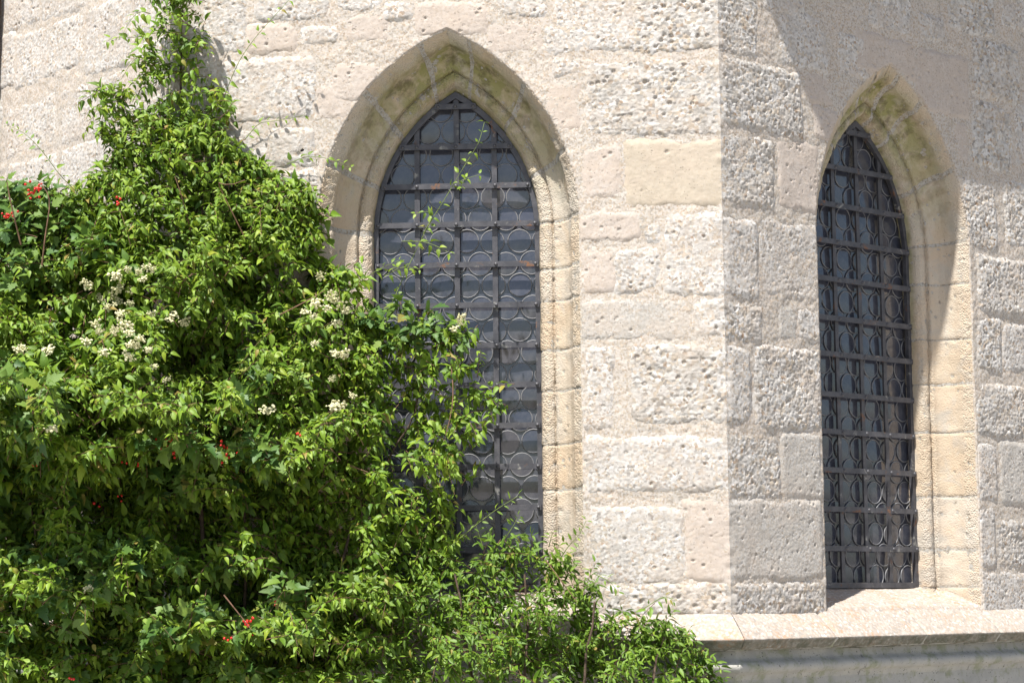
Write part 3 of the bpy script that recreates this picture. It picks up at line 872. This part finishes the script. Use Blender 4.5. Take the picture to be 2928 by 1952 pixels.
TPL = {'ovate': [leaf_template(OVATE, .4, .40), leaf_template(OVATE, .6, .70), leaf_template(OVATE, .25, .18)],
       'lance': [leaf_template(LANCE, .4, .2), leaf_template(LANCE, .6, .45), leaf_template(LANCE, .25, .05)],
       'lobed': [leaf_template(LOBED, .18, .22, lobes=[(6, .16, -.06), (8, .16, .06), (12, .08, 0), (14, .08, 0)]), leaf_template(LOBED, .38, .42, lobes=[(6, .16, -.06), (8, .16, .06), (12, .08, 0), (14, .08, 0)]),
                 leaf_template(LOBED, .08, .08, lobes=[(6, .2, -.04), (8, .2, .04), (12, .08, 0), (14, .08, 0)])]}
def norm(v):
    return v / (np.linalg.norm(v, axis=-1, keepdims=True) + 1e-9)
def leaves_on(base, dirv, length, nodes, per, size, droop=.35, wild=.5):
    """base (N,3), dirv (N,3), length (N,) -> stem points, leaf position / direction / normal / size / youth"""
    N = len(base)
    t_ = (np.arange(nodes) + .6) / nodes
    sag = np.array([0, 0, -1.])
    S = base[:, None] + dirv[:, None] * (length[:, None] * t_)[..., None] + sag * (droop * length[:, None] * t_ ** 2)[..., None]
    tang = norm(dirv[:, None] + sag * (2 * droop * t_)[None, :, None])
    side0 = norm(np.cross(tang, np.array([0, 0, 1.])) + 1e-6)
    up0 = np.cross(side0, tang)
    P, D, Nn, Z, Y = [], [], [], [], []
    for j in range(per):
        ph = RNG.uniform(-.6, .6, (N, nodes, 1)) + (math.pi / 2) * (np.arange(nodes) % 2)[None, :, None] * .7 + j * 2 * math.pi / per
        sd = side0 * np.cos(ph) + up0 * np.sin(ph)
        d_ = norm(sd * .9 + tang * RNG.uniform(.1, .9, (N, nodes, 1)) + np.array([0, 0, -1.]) * RNG.uniform(-.15, .75, (N, nodes, 1)) + RNG.normal(0, wild * .5, (N, nodes, 3)))
        n_ = np.array([-.24, -.42, .8]) + RNG.normal(0, wild * .62, (N, nodes, 3))
        n_ = norm(n_ - (n_ * d_).sum(-1, keepdims=True) * d_)
        sz = size * RNG.uniform(.5, 1.4, (N, nodes)) * (1 - .42 * t_[None, :] ** 2)
        P.append(S + d_ * (sz * .18)[..., None]); D.append(d_); Nn.append(n_); Z.append(sz); Y.append(np.broadcast_to(t_[None, :] ** 3, (N, nodes)) * RNG.uniform(.2, 1., (N, 1)))
    cat = lambda a: np.concatenate([q_.reshape(-1, q_.shape[-1]) if q_.ndim == 3 else q_.reshape(-1) for q_ in a])
    stem = np.concatenate([base[:, None], S], 1)
    return stem, cat(P), cat(D), cat(Nn), cat(Z), cat(Y)
def leaf_block(P, D, Nn, Z, tpl):
    V, Q = tpl
    B = np.cross(Nn, D)
    W = P[:, None] + Z[:, None, None] * (V[None, :, 0:1] * D[:, None] + V[None, :, 1:2] * B[:, None] + V[None, :, 2:3] * Nn[:, None])
    return W.reshape(-1, 3), (Q[None] + (np.arange(len(P)) * len(V))[:, None, None]).reshape(-1, 4)
def stems_mesh(stem, r0, r1):
    """thin three-sided stems, all in one array: stem (N, K, 3)"""
    N, K, _ = stem.shape
    t_ = norm(np.gradient(stem, axis=1))
    a = norm(np.cross(t_, np.array([.3, .2, .9]))); b = np.cross(t_, a)
    rad = np.linspace(r0, r1, K)[None, :, None]
    ring = [stem + rad * (math.cos(g_) * a + math.sin(g_) * b) for g_ in (0, 2.09, 4.19)]
    V = np.stack(ring, 2).reshape(-1, 3)
    i = np.arange(N)[:, None, None] * K * 3 + np.arange(K - 1)[None, :, None] * 3; j = np.arange(3)[None, None, :]
    q = np.stack([i + j, i + (j + 1) % 3, i + 3 + (j + 1) % 3, i + 3 + j], -1).reshape(-1, 4)
    return V, q
def sample(poly, n, seed, hlo=.0, hi=1.0, bias=.35, shrink=0):
    """shoot origins in the volume between the wall and the outer face of the bush"""
    p = np.asarray(poly, float); lo, hi_ = p.min(0), p.max(0)
    xs, ys = [], []
    while sum(map(len, xs)) < n:
        x = RNG.uniform(lo[0], hi_[0], n * 2); y = RNG.uniform(lo[1], hi_[1], n * 2)
        m = poly_inside(x, y, poly)
        if shrink: m &= poly_dist(x, y, BUSH_ALL) > shrink
        m &= ~((x > 1080) & (y < 1430) & (RNG.uniform(0, 1, len(x)) > .42) & (y > 860))
        xs.append(x[m]); ys.append(y[m])
    x = np.concatenate(xs)[:n]; y = np.concatenate(ys)[:n]
    H = hmax(x, y)
    h = hlo + (H - hlo) * np.clip(RNG.uniform(0, 1, n) ** bias * hi, 0, 1)
    return x, y, np.maximum(h, .03), H
class Plant:
    def __init__(s, name, base, shape, mat, label, cat):
        s.o = empty(name, base, label=label, category=cat)
        s.base = np.array(base); s.shape, s.mat = shape, mat
        s.L = []; s.stems = []; s.gst = []
    def shoots(s, x, y, h, length, nodes, per, size, droop=.35, wild=.5, young=1.0):
        N = len(x)
        base = px_point(x, y, h)
        # shoots lean out of the bush, upward and to all sides; each clump shares a lean
        lean = np.stack([fbm(x / 170, y / 170, 401) * 2.4, np.full(N, -.75), .42 + fbm(x / 140, y / 140, 402) * 1.2], -1)
        d_ = norm(lean + RNG.normal(0, .42, (N, 3)))
        base = base - d_ * (length * .45)[:, None]
        st, P, D, Nn, Z, Y = leaves_on(base, d_, length, nodes, per, size, droop, wild)
        s.L.append((P, D, Nn, Z, Y * young)); s.stems.append(st)
    def line(s, pts, nodes, per, size, wild=.5, young=.5, green=True, r=.0022, droop=.0):
        """one long shoot through given photo pixels (x, y, metres before the wall)"""
        pts = np.asarray(pts, float); t_ = np.linspace(0, len(pts) - 1, nodes * 2)
        # smooth curve through the points
        xi = np.interp(t_, np.arange(len(pts)), pts[:, 0]); yi = np.interp(t_, np.arange(len(pts)), pts[:, 1]); hi = np.interp(t_, np.arange(len(pts)), pts[:, 2])
        ker = np.array([1, 2, 1]) / 4
        for _ in range(3):
            for a_ in (xi, yi, hi): a_[1:-1] = np.convolve(a_, ker, 'valid')
        C_ = px_point(xi, yi, hi)
        tan_ = norm(np.gradient(C_, axis=0))
        V, q_ = tube(C_, np.linspace(r, r * .45, len(C_)), 5)
        (s.gst if green else s.stems2()).append((V, q_))
        k = np.arange(1, len(C_), 2)
        for j in range(per):
            sgn = 1 if j % 2 == 0 else -1
            side = norm(np.cross(tan_[k], np.array([0, -1., .3])) * sgn)
            d_ = norm(side * RNG.uniform(.5, 1, (len(k), 1)) + tan_[k] * .5 + np.array([0, -.2, -.25]) + RNG.normal(0, wild * .5, (len(k), 3)))
            n_ = np.array([-.2, -.5, .75]) + RNG.normal(0, wild * .6, (len(k), 3))
            n_ = norm(n_ - (n_ * d_).sum(-1, keepdims=True) * d_)
            sz = size * RNG.uniform(.6, 1.2, len(k)) * np.linspace(1, .6, len(k))
            s.L.append((C_[k] + d_ * (sz * .25)[:, None], d_, n_, sz, np.full(len(k), young) * RNG.uniform(.3, 1, len(k))))
    def stems2(s):
        if not hasattr(s, 'wst'): s.wst = []
        return s.wst
    def finish(s, n_single=300):
        P, D, Nn, Z, Y = [np.concatenate([l_[i] for l_ in s.L]) for i in range(5)]
        hh = (P - CRN) @ FL.n
        ok = hh > .012
        P, D, Nn, Z, Y, hh = P[ok], D[ok], Nn[ok], Z[ok], Y[ok], hh[ok]
        X, Yp = project(P)
        infr = (X > 20) & (X < 2908) & (Yp > 20) & (Yp < 1932)
        vis = np.abs((norm(CAM - P) * Nn).sum(-1))
        score = np.where(infr, (hh / np.maximum(hmax(X, Yp), .06)).clip(0, 1.3) + .5 * vis * Z / .05 + RNG.uniform(0, .35, len(P)), -1)
        single = np.zeros(len(P), bool); single[np.argsort(-score)[:n_single]] = True
        tp = RNG.integers(0, 3, len(P))
        off = s.base
        for k in range(3):
            V, Q = TPL[s.shape][k]
            me = make_mesh('leaf', V, Q); me.materials.append(s.mat)
            yat = me.attributes.new('young', 'FLOAT', 'POINT'); yat.data.foreach_set('value', np.full(len(V), .25, np.float32))
            for i in np.nonzero(single & (tp == k))[0]:
                o = bpy.data.objects.new('leaf', me); COL.objects.link(o); o.parent = s.o
                B = np.cross(Nn[i], D[i]); Mx = Matrix.Identity(4)
                for r_ in range(3):
                    Mx[r_][0], Mx[r_][1], Mx[r_][2], Mx[r_][3] = D[i][r_] * Z[i], B[r_] * Z[i], Nn[i][r_] * Z[i], P[i][r_] - off[r_]
                o.matrix_basis = Mx
        parts = []; yv = []
        for k in range(3):
            m = ~single & (tp == k)
            V, Q = leaf_block(P[m], D[m], Nn[m], Z[m], TPL[s.shape][k]); parts.append((V - off, Q)); yv.append(np.repeat(Y[m], len(TPL[s.shape][k][0])))
        V, Q = merge(parts)
        me = make_mesh('foliage', V, Q)
        yat = me.attributes.new('young', 'FLOAT', 'POINT'); yat.data.foreach_set('value', np.concatenate(yv).astype(np.float32))
        link('foliage', me, s.mat, s.o, kind='stuff')
        sp = [stems_mesh(st, .0018, .0007) for st in s.stems]
        if sp:
            V, Q = merge(sp); link('twigs', make_mesh('twigs', V - off, Q), M_TWIG, s.o, kind='stuff')
        for V, Q in s.gst: link('shoot', make_mesh('shoot', V - off, Q), M_GTWIG, s.o)
        for V, Q in getattr(s, 'wst', []): link('stem', make_mesh('stem', V - off, Q), M_TWIG, s.o)
    def trunk(s, pts, r0, r1):
        C_ = np.array(pts, float)
        t_ = np.linspace(0, len(C_) - 1, 18)
        C_ = np.stack([np.interp(t_, np.arange(len(C_)), C_[:, i]) for i in range(3)], 1)
        C_[1:-1] += RNG.normal(0, .008, (16, 3))
        V, Q = tube(C_, np.linspace(r0, r1, 18), 8)
        link('stem', make_mesh('stem', V - s.base, Q), M_BARK, s.o)
def ground_under(x, y, h):
    P = px_point(x, y, h); return np.array([P[0], P[1], 0.])

# --- the vine that climbs over everything
gb = ground_under(620, 1500, .22)
vine = Plant('climbing_vine', tuple(gb), 'ovate', M_LEAF_V, 'light green flowering vine climbing the wall corner and across the barred window', 'vine')
x, y, h, H = sample(VINE, 3100, 1, .04, 1.0, .25, 14)
vine.shoots(x, y, h, RNG.uniform(.10, .27, len(x)), 7, 2, .039)
x, y, h, H = sample(VINE, 1300, 2, .03, .75, .8, 14)
vine.shoots(x, y, h, RNG.uniform(.10, .2, len(x)), 6, 2, .047, young=.2)
LEFT = [(-40, 640), (330, 560), (430, 900), (300, 1300), (-40, 1300)]
x, y, h, H = sample(LEFT, 420, 5, .03, .9, .8)
vine.shoots(x, y, h, RNG.uniform(.10, .2, len(x)), 5, 2, .062, young=.1)
LEFT = [(-40, 1150), (400, 1150), (500, 1500), (300, 1700), (-40, 1700)]
x, y, h, H = sample(LEFT, 300, 6, .03, .9, .8)
vine.shoots(x, y, h, RNG.uniform(.10, .2, len(x)), 5, 2, .062, young=.05)
COLUMN = [(440, -60), (590, -60), (600, 120), (625, 240), (680, 330), (560, 360), (430, 340), (400, 250), (385, 120)]
x, y, h, H = sample(COLUMN, 95, 3); h = RNG.uniform(.04, .16, len(x))
vine.shoots(x, y, h, RNG.uniform(.08, .16, len(x)), 6, 2, .037, young=.9)
LOBE = [(240, 262), (330, 236), (430, 300), (450, 470), (345, 505), (300, 400)]
x, y, h, H = sample(LOBE, 75, 4); h = RNG.uniform(.04, .2, len(x))
vine.shoots(x, y, h, RNG.uniform(.08, .17, len(x)), 6, 2, .037, young=1.0)
for pts, n, sz, yg in (
    ([(430, 40, .08), (400, 30, .12), (370, 60, .16), (350, 100, .18)], 6, .042, .6), ([(520, 100, .06), (450, 90, .12), (400, 110, .15), (330, 105, .18), (308, 118, .18)], 8, .045, .9),
    ([(480, 190, .06), (420, 150, .12), (380, 170, .16), (345, 230, .18)], 7, .042, .8), ([(560, 90, .05), (590, 110, .08), (600, 150, .1)], 5, .04, .6), ([(500, 20, .05), (560, -10, .1)], 4, .04, .8),
    ([(630, 320, .06), (650, 250, .12), (685, 170, .15), (735, 100, .17), (800, 30, .18), (845, -20, .18)], 11, .038, .35), ([(700, 400, .08), (740, 350, .1), (800, 345, .11), (870, 330, .11)], 8, .030, .8),
    ([(820, 470, .1), (880, 445, .12), (950, 455, .13), (1000, 478, .13)], 8, .034, .7), ([(230, 560, .3), (170, 500, .35), (120, 430, .38), (70, 380, .4), (20, 358, .4)], 12, .034, .6),
    ([(300, 420, .1), (330, 380, .12), (350, 500, .12)], 5, .035, .6),
    ([(1090, 935, .03), (1150, 800, .05), (1215, 660, .07), (1290, 540, .09), (1330, 470, .1), (1370, 410, .1), (1385, 350, .08)], 13, .036, .9), ([(1210, 668, .07), (1250, 600, .09), (1190, 610, .1)], 5, .036, .8),
    ([(1150, 690, .05), (1220, 690, .08), (1280, 720, .1)], 5, .042, 1.0), ([(1100, 790, .06), (1150, 760, .09), (1200, 770, .1)], 5, .038, 1.0), ([(1000, 830, .1), (1080, 770, .12), (1140, 745, .12)], 6, .038, .9),
    ([(1330, 540, .1), (1300, 520, .1), (1370, 500, .1)], 4, .034, .9)):
    vine.line(pts, n, 2, sz, .5, yg, True, .0019)
for pts in ([(700, 680, .3), (640, 560, .35), (600, 480, .4), (640, 560, .42), (700, 515, .4)], [(545, 660, .3), (520, 560, .4), (500, 505, .4)], [(1290, 1040, .2), (1300, 1150, .24), (1270, 1260, .26)], [(800, 900, .6), (860, 870, .65), (930, 830, .66)],
            [(560, 780, .5), (520, 800, .55), (510, 850, .56)], [(1000, 1330, .3), (1080, 1360, .35)], [(640, 1700, .9), (720, 1800, .9)], [(1560, 1600, .3), (1650, 1720, .35)]):
    vine.line(pts, 4, 0, .03, green=False, r=.003)
vine.trunk([gb, gb + [0, .02, 1.2], px_point(540, 900, .12), px_point(530, 500, .06), px_point(520, 180, .045), px_point(518, -80, .04)], .011, .0025)
vine.trunk([gb + [.1, 0, 0], px_point(700, 1400, .2), px_point(640, 1000, .15), px_point(560, 600, .1)], .008, .004)
vine.trunk([gb + [.2, 0, 0], px_point(1000, 1500, .2), px_point(1180, 1200, .1), px_point(1250, 950, .08)], .007, .003)
# cream flower heads of the vine, each a tuft of small petals
def star_cluster(seed, n, rad, pr, flat=.6):
    r = np.random.default_rng(seed); parts = []
    ico = np.array([(0, 0, 1), (0, 0, -1), (1, 0, 0), (-1, 0, 0), (0, 1, 0), (0, -1, 0)], float)
    fq = np.array([(0, 2, 4), (0, 4, 3), (0, 3, 5), (0, 5, 2), (1, 4, 2), (1, 3, 4), (1, 5, 3), (1, 2, 5)])
    for i in range(n):
        d_ = norm(r.normal(0, 1, 3)); c = d_ * rad * r.uniform(.3, 1) * np.array([1, 1, flat])
        sc = pr * r.uniform(.6, 1.3) * np.array([1, 1, r.uniform(.4, 1)])
        a = r.uniform(0, 6.28); Rm = np.array([[math.cos(a), -math.sin(a), 0], [math.sin(a), math.cos(a), 0], [0, 0, 1]])
        parts.append(((ico * sc) @ Rm.T + c, fq))
    return merge(parts)
FLW = [make_mesh('flower_head', *star_cluster(60 + k, 34, .030, .0062), smooth=False) for k in range(4)]
for m_ in FLW: m_.materials.append(M_FLOWER)
FP = [(365, 770), (395, 776), (435, 770), (345, 815), (375, 828), (318, 842), (310, 880), (350, 895), (356, 926), (272, 926), (245, 976), (400, 968), (388, 985), (424, 1000), (530, 920), (552, 955), (490, 905), (65, 996), (50, 1000), (335, 790),
      (945, 845), (962, 925), (985, 1012), (872, 892), (970, 1156), (1006, 1130), (955, 1162), (148, 1226), (252, 1682), (1316, 920), (1300, 940), (330, 870), (298, 860), (372, 950), (440, 1048), (477, 1085), (765, 1170), (140, 1000), (960, 1010), (1320, 905), (915, 790), (285, 945)]
FP += [(random.gauss(340, 70), random.gauss(890, 90)) for _ in range(16)] + [(random.gauss(960, 50), random.gauss(960, 110)) for _ in range(7)]
for i, (fx, fy) in enumerate(FP):
    H_ = float(hmax(np.array([fx * 1.]), np.array([fy * 1.]))[0])
    o = link('flower_head', FLW[i % 4], None, vine.o)
    o.location = px_point(fx, fy, H_ + .15) - vine.base
    s_ = random.uniform(.6, 1.1); o.scale = (s_, s_, s_); o.rotation_euler = (random.uniform(-.6, .6), random.uniform(-.5, .5), random.uniform(0, 6))
vine.finish()

# --- the guelder-rose-like shrub with red berries, larger lobed leaves
gb = ground_under(250, 1700, .45)
berry = Plant('berry_shrub', tuple(gb), 'lobed', M_LEAF_G, 'dark green shrub with lobed leaves and clusters of red berries', 'shrub')
for poly, n, seed, yg in (([(-40, 540), (120, 520), (235, 600), (320, 700), (150, 840), (-40, 820)], 75, 21, .1), ([(380, 1190), (760, 1180), (800, 1400), (620, 1470), (380, 1420)], 70, 22, .2),
                          ([(-40, 1600), (300, 1520), (650, 1590), (900, 1700), (880, 2160), (-40, 2160)], 250, 23, .35), ([(-40, 1000), (150, 1100), (250, 1500), (-40, 1560)], 60, 24, .1), ([(1040, 880), (1240, 850), (1290, 960), (1130, 1010)], 12, 25, .1),
                          ([(650, 1000), (800, 1020), (760, 1130), (660, 1120)], 10, 26, .0), ([(-600, 600), (-40, 600), (-40, 2100), (-600, 2100)], 160, 27, .2)):
    x, y, h, H = sample(poly, n, seed, .05, 1.05, .22)
    berry.shoots(x, y, h + .02, RNG.uniform(.10, .2, len(x)), 5, 2, .064, .25, .5, yg)
berry.line([(120, 760, .4), (130, 660, .42), (150, 560, .42), (110, 520, .4)], 5, 2, .075, .4, 0, False, .004)
berry.line([(60, 700, .4), (30, 580, .45), (20, 520, .45)], 4, 2, .08, .4, 0, False, .004)
for tx, ty in ((120, 900), (300, 1300), (20, 1000), (480, 1400)):
    berry.trunk([gb + [RNG.normal(0, .1), RNG.normal(0, .1), 0], gb * .5 + px_point(tx, ty, .1) * .5 + [0, .1, .1], px_point(tx, ty, .12)], .010, .004)
def berry_cluster(seed, n, rad):
    r = np.random.default_rng(seed); parts = []
    for i in range(n):
        c = r.normal(0, 1, 3) * rad * np.array([.55, .4, .5]); R_ = .0052 * r.uniform(.85, 1.15)
        th = np.linspace(0, math.pi, 6); ph = np.arange(8) / 8 * 2 * math.pi
        V = np.array([(R_ * math.sin(a) * math.cos(b), R_ * math.sin(a) * math.sin(b), R_ * math.cos(a)) for a in th for b in ph]) + c
        q_ = np.array([(i_ * 8 + j, i_ * 8 + (j + 1) % 8, (i_ + 1) * 8 + (j + 1) % 8, (i_ + 1) * 8 + j) for i_ in range(5) for j in range(8)])
        parts.append((V, q_))
    return merge(parts)
BP = [(92, 540, 16, .034), (108, 548, 10, .026), (22, 618, 7, .024), (38, 612, 6, .02), (335, 576, 5, .02), (472, 1268, 15, .034), (486, 1286, 12, .03), (505, 1292, 6, .03), (636, 1290, 14, .03), (716, 1776, 8, .024), (705, 1782, 5, .02),
      (163, 1752, 3, .018), (360, 1322, 2, .02), (395, 1325, 2, .02), (205, 1940, 3, .02), (275, 1430, 2, .02), (650, 1825, 3, .02), (790, 1728, 3, .018), (100, 1330, 3, .012), (735, 1812, 3, .02), (850, 1240, 3, .016), (345, 1420, 3, .014)]
for i, (fx, fy, n, rd) in enumerate(BP):
    H_ = float(hmax(np.array([fx * 1.]), np.array([fy * 1.]))[0])
    V, Q = berry_cluster(500 + i, n, rd)
    o = link('berry_cluster', make_mesh('berry_cluster', V, Q), M_BERRY, berry.o)
    o.location = px_point(fx, fy, max(H_, .25) + .10) - berry.base
berry.finish()

# --- the slender-leaved shrub in front of the cornice
gb = ground_under(1500, 1900, .45)
slender = Plant('slender_shrub', tuple(gb), 'lance', M_LEAF_P, 'low shrub with slender pointed leaves in front of the stone cornice', 'shrub')
LOW = [(960, 2160), (980, 1750), (1120, 1620), (1300, 1552), (1450, 1518), (1560, 1548), (1700, 1632), (1752, 1672), (1722, 1752), (1850, 1708), (1950, 1778), (2000, 1832), (2085, 1908), (2130, 2160)]
x, y, h, H = sample(LOW, 640, 31, .14, 1.0, .3, 10)
slender.shoots(x, y, np.maximum(h, .15), RNG.uniform(.10, .22, len(x)), 8, 2, .040, .2, .5, .45)
x, y, h, H = sample(LOW, 180, 32, .13, .7, .8, 10)
slender.shoots(x, y, np.maximum(h, .15), RNG.uniform(.10, .2, len(x)), 6, 2, .046, .2, .5, .2)
for pts, n, sz in (([(1290, 1560, .2), (1360, 1500, .24), (1420, 1455, .26), (1480, 1418, .26)], 9, .044), ([(1600, 1600, .2), (1625, 1560, .24), (1655, 1530, .26), (1676, 1488, .26)], 8, .036), ([(1440, 1545, .2), (1470, 1500, .24), (1482, 1475, .24)], 6, .036),
                   ([(1700, 1640, .2), (1745, 1660, .24), (1765, 1690, .24)], 5, .04), ([(1840, 1740, .2), (1900, 1700, .24), (1925, 1715, .24)], 5, .036), ([(1380, 1560, .22), (1360, 1500, .24)], 4, .044), ([(1570, 1560, .22), (1580, 1520, .24)], 4, .036)):
    slender.line(pts, n, 2, sz, .35, .5, True, .002)
for tx, ty in ((1300, 1640), (1500, 1640), (1700, 1720), (1900, 1820)):
    slender.trunk([gb + [RNG.normal(0, .12), RNG.normal(0, .08), 0], gb * .5 + px_point(tx, ty, .3) * .5, px_point(tx, ty, .25)], .012, .004)
slender.finish()

# --- a bumblebee hovering in front of the wall
bp = px_point(864, 430, .10)
bee = empty('bumblebee', tuple(bp), label='small black bumblebee hovering in front of the pale wall', category='insect')
th = np.linspace(0, math.pi, 9); ph = np.arange(10) / 10 * 2 * math.pi
V = np.array([(.0095 * -math.cos(a), .0052 * math.sin(a) * (1 - .35 * math.exp(-((math.cos(a) - .25) / .15) ** 2)) * math.cos(b), .0052 * math.sin(a) * math.sin(b)) for a in th for b in ph])
q = np.array([(i * 10 + j, i * 10 + (j + 1) % 10, (i + 1) * 10 + (j + 1) % 10, (i + 1) * 10 + j) for i in range(8) for j in range(10)])
link('body', make_mesh('body', V, q), M_BLACK, bee)
for sg in (-1, 1):
    V = np.array([(0, sg * .002, .004), (.003, sg * .008, .006), (.001, sg * .014, .008), (-.004, sg * .013, .008), (-.004, sg * .006, .006)])
    V = np.concatenate([V, V + [0, 0, .0003]])
    q = [(0, 1, 2, 3), (0, 3, 4, 0), (5, 6, 7, 8)]
    link('wing', make_mesh('wing', V, [np.array([(0, 1, 2, 3), (5, 8, 7, 6)]), np.array([(0, 3, 4), (5, 9, 8)])], False), M_WING, bee)
bee.rotation_euler = (0, -.5, .6)
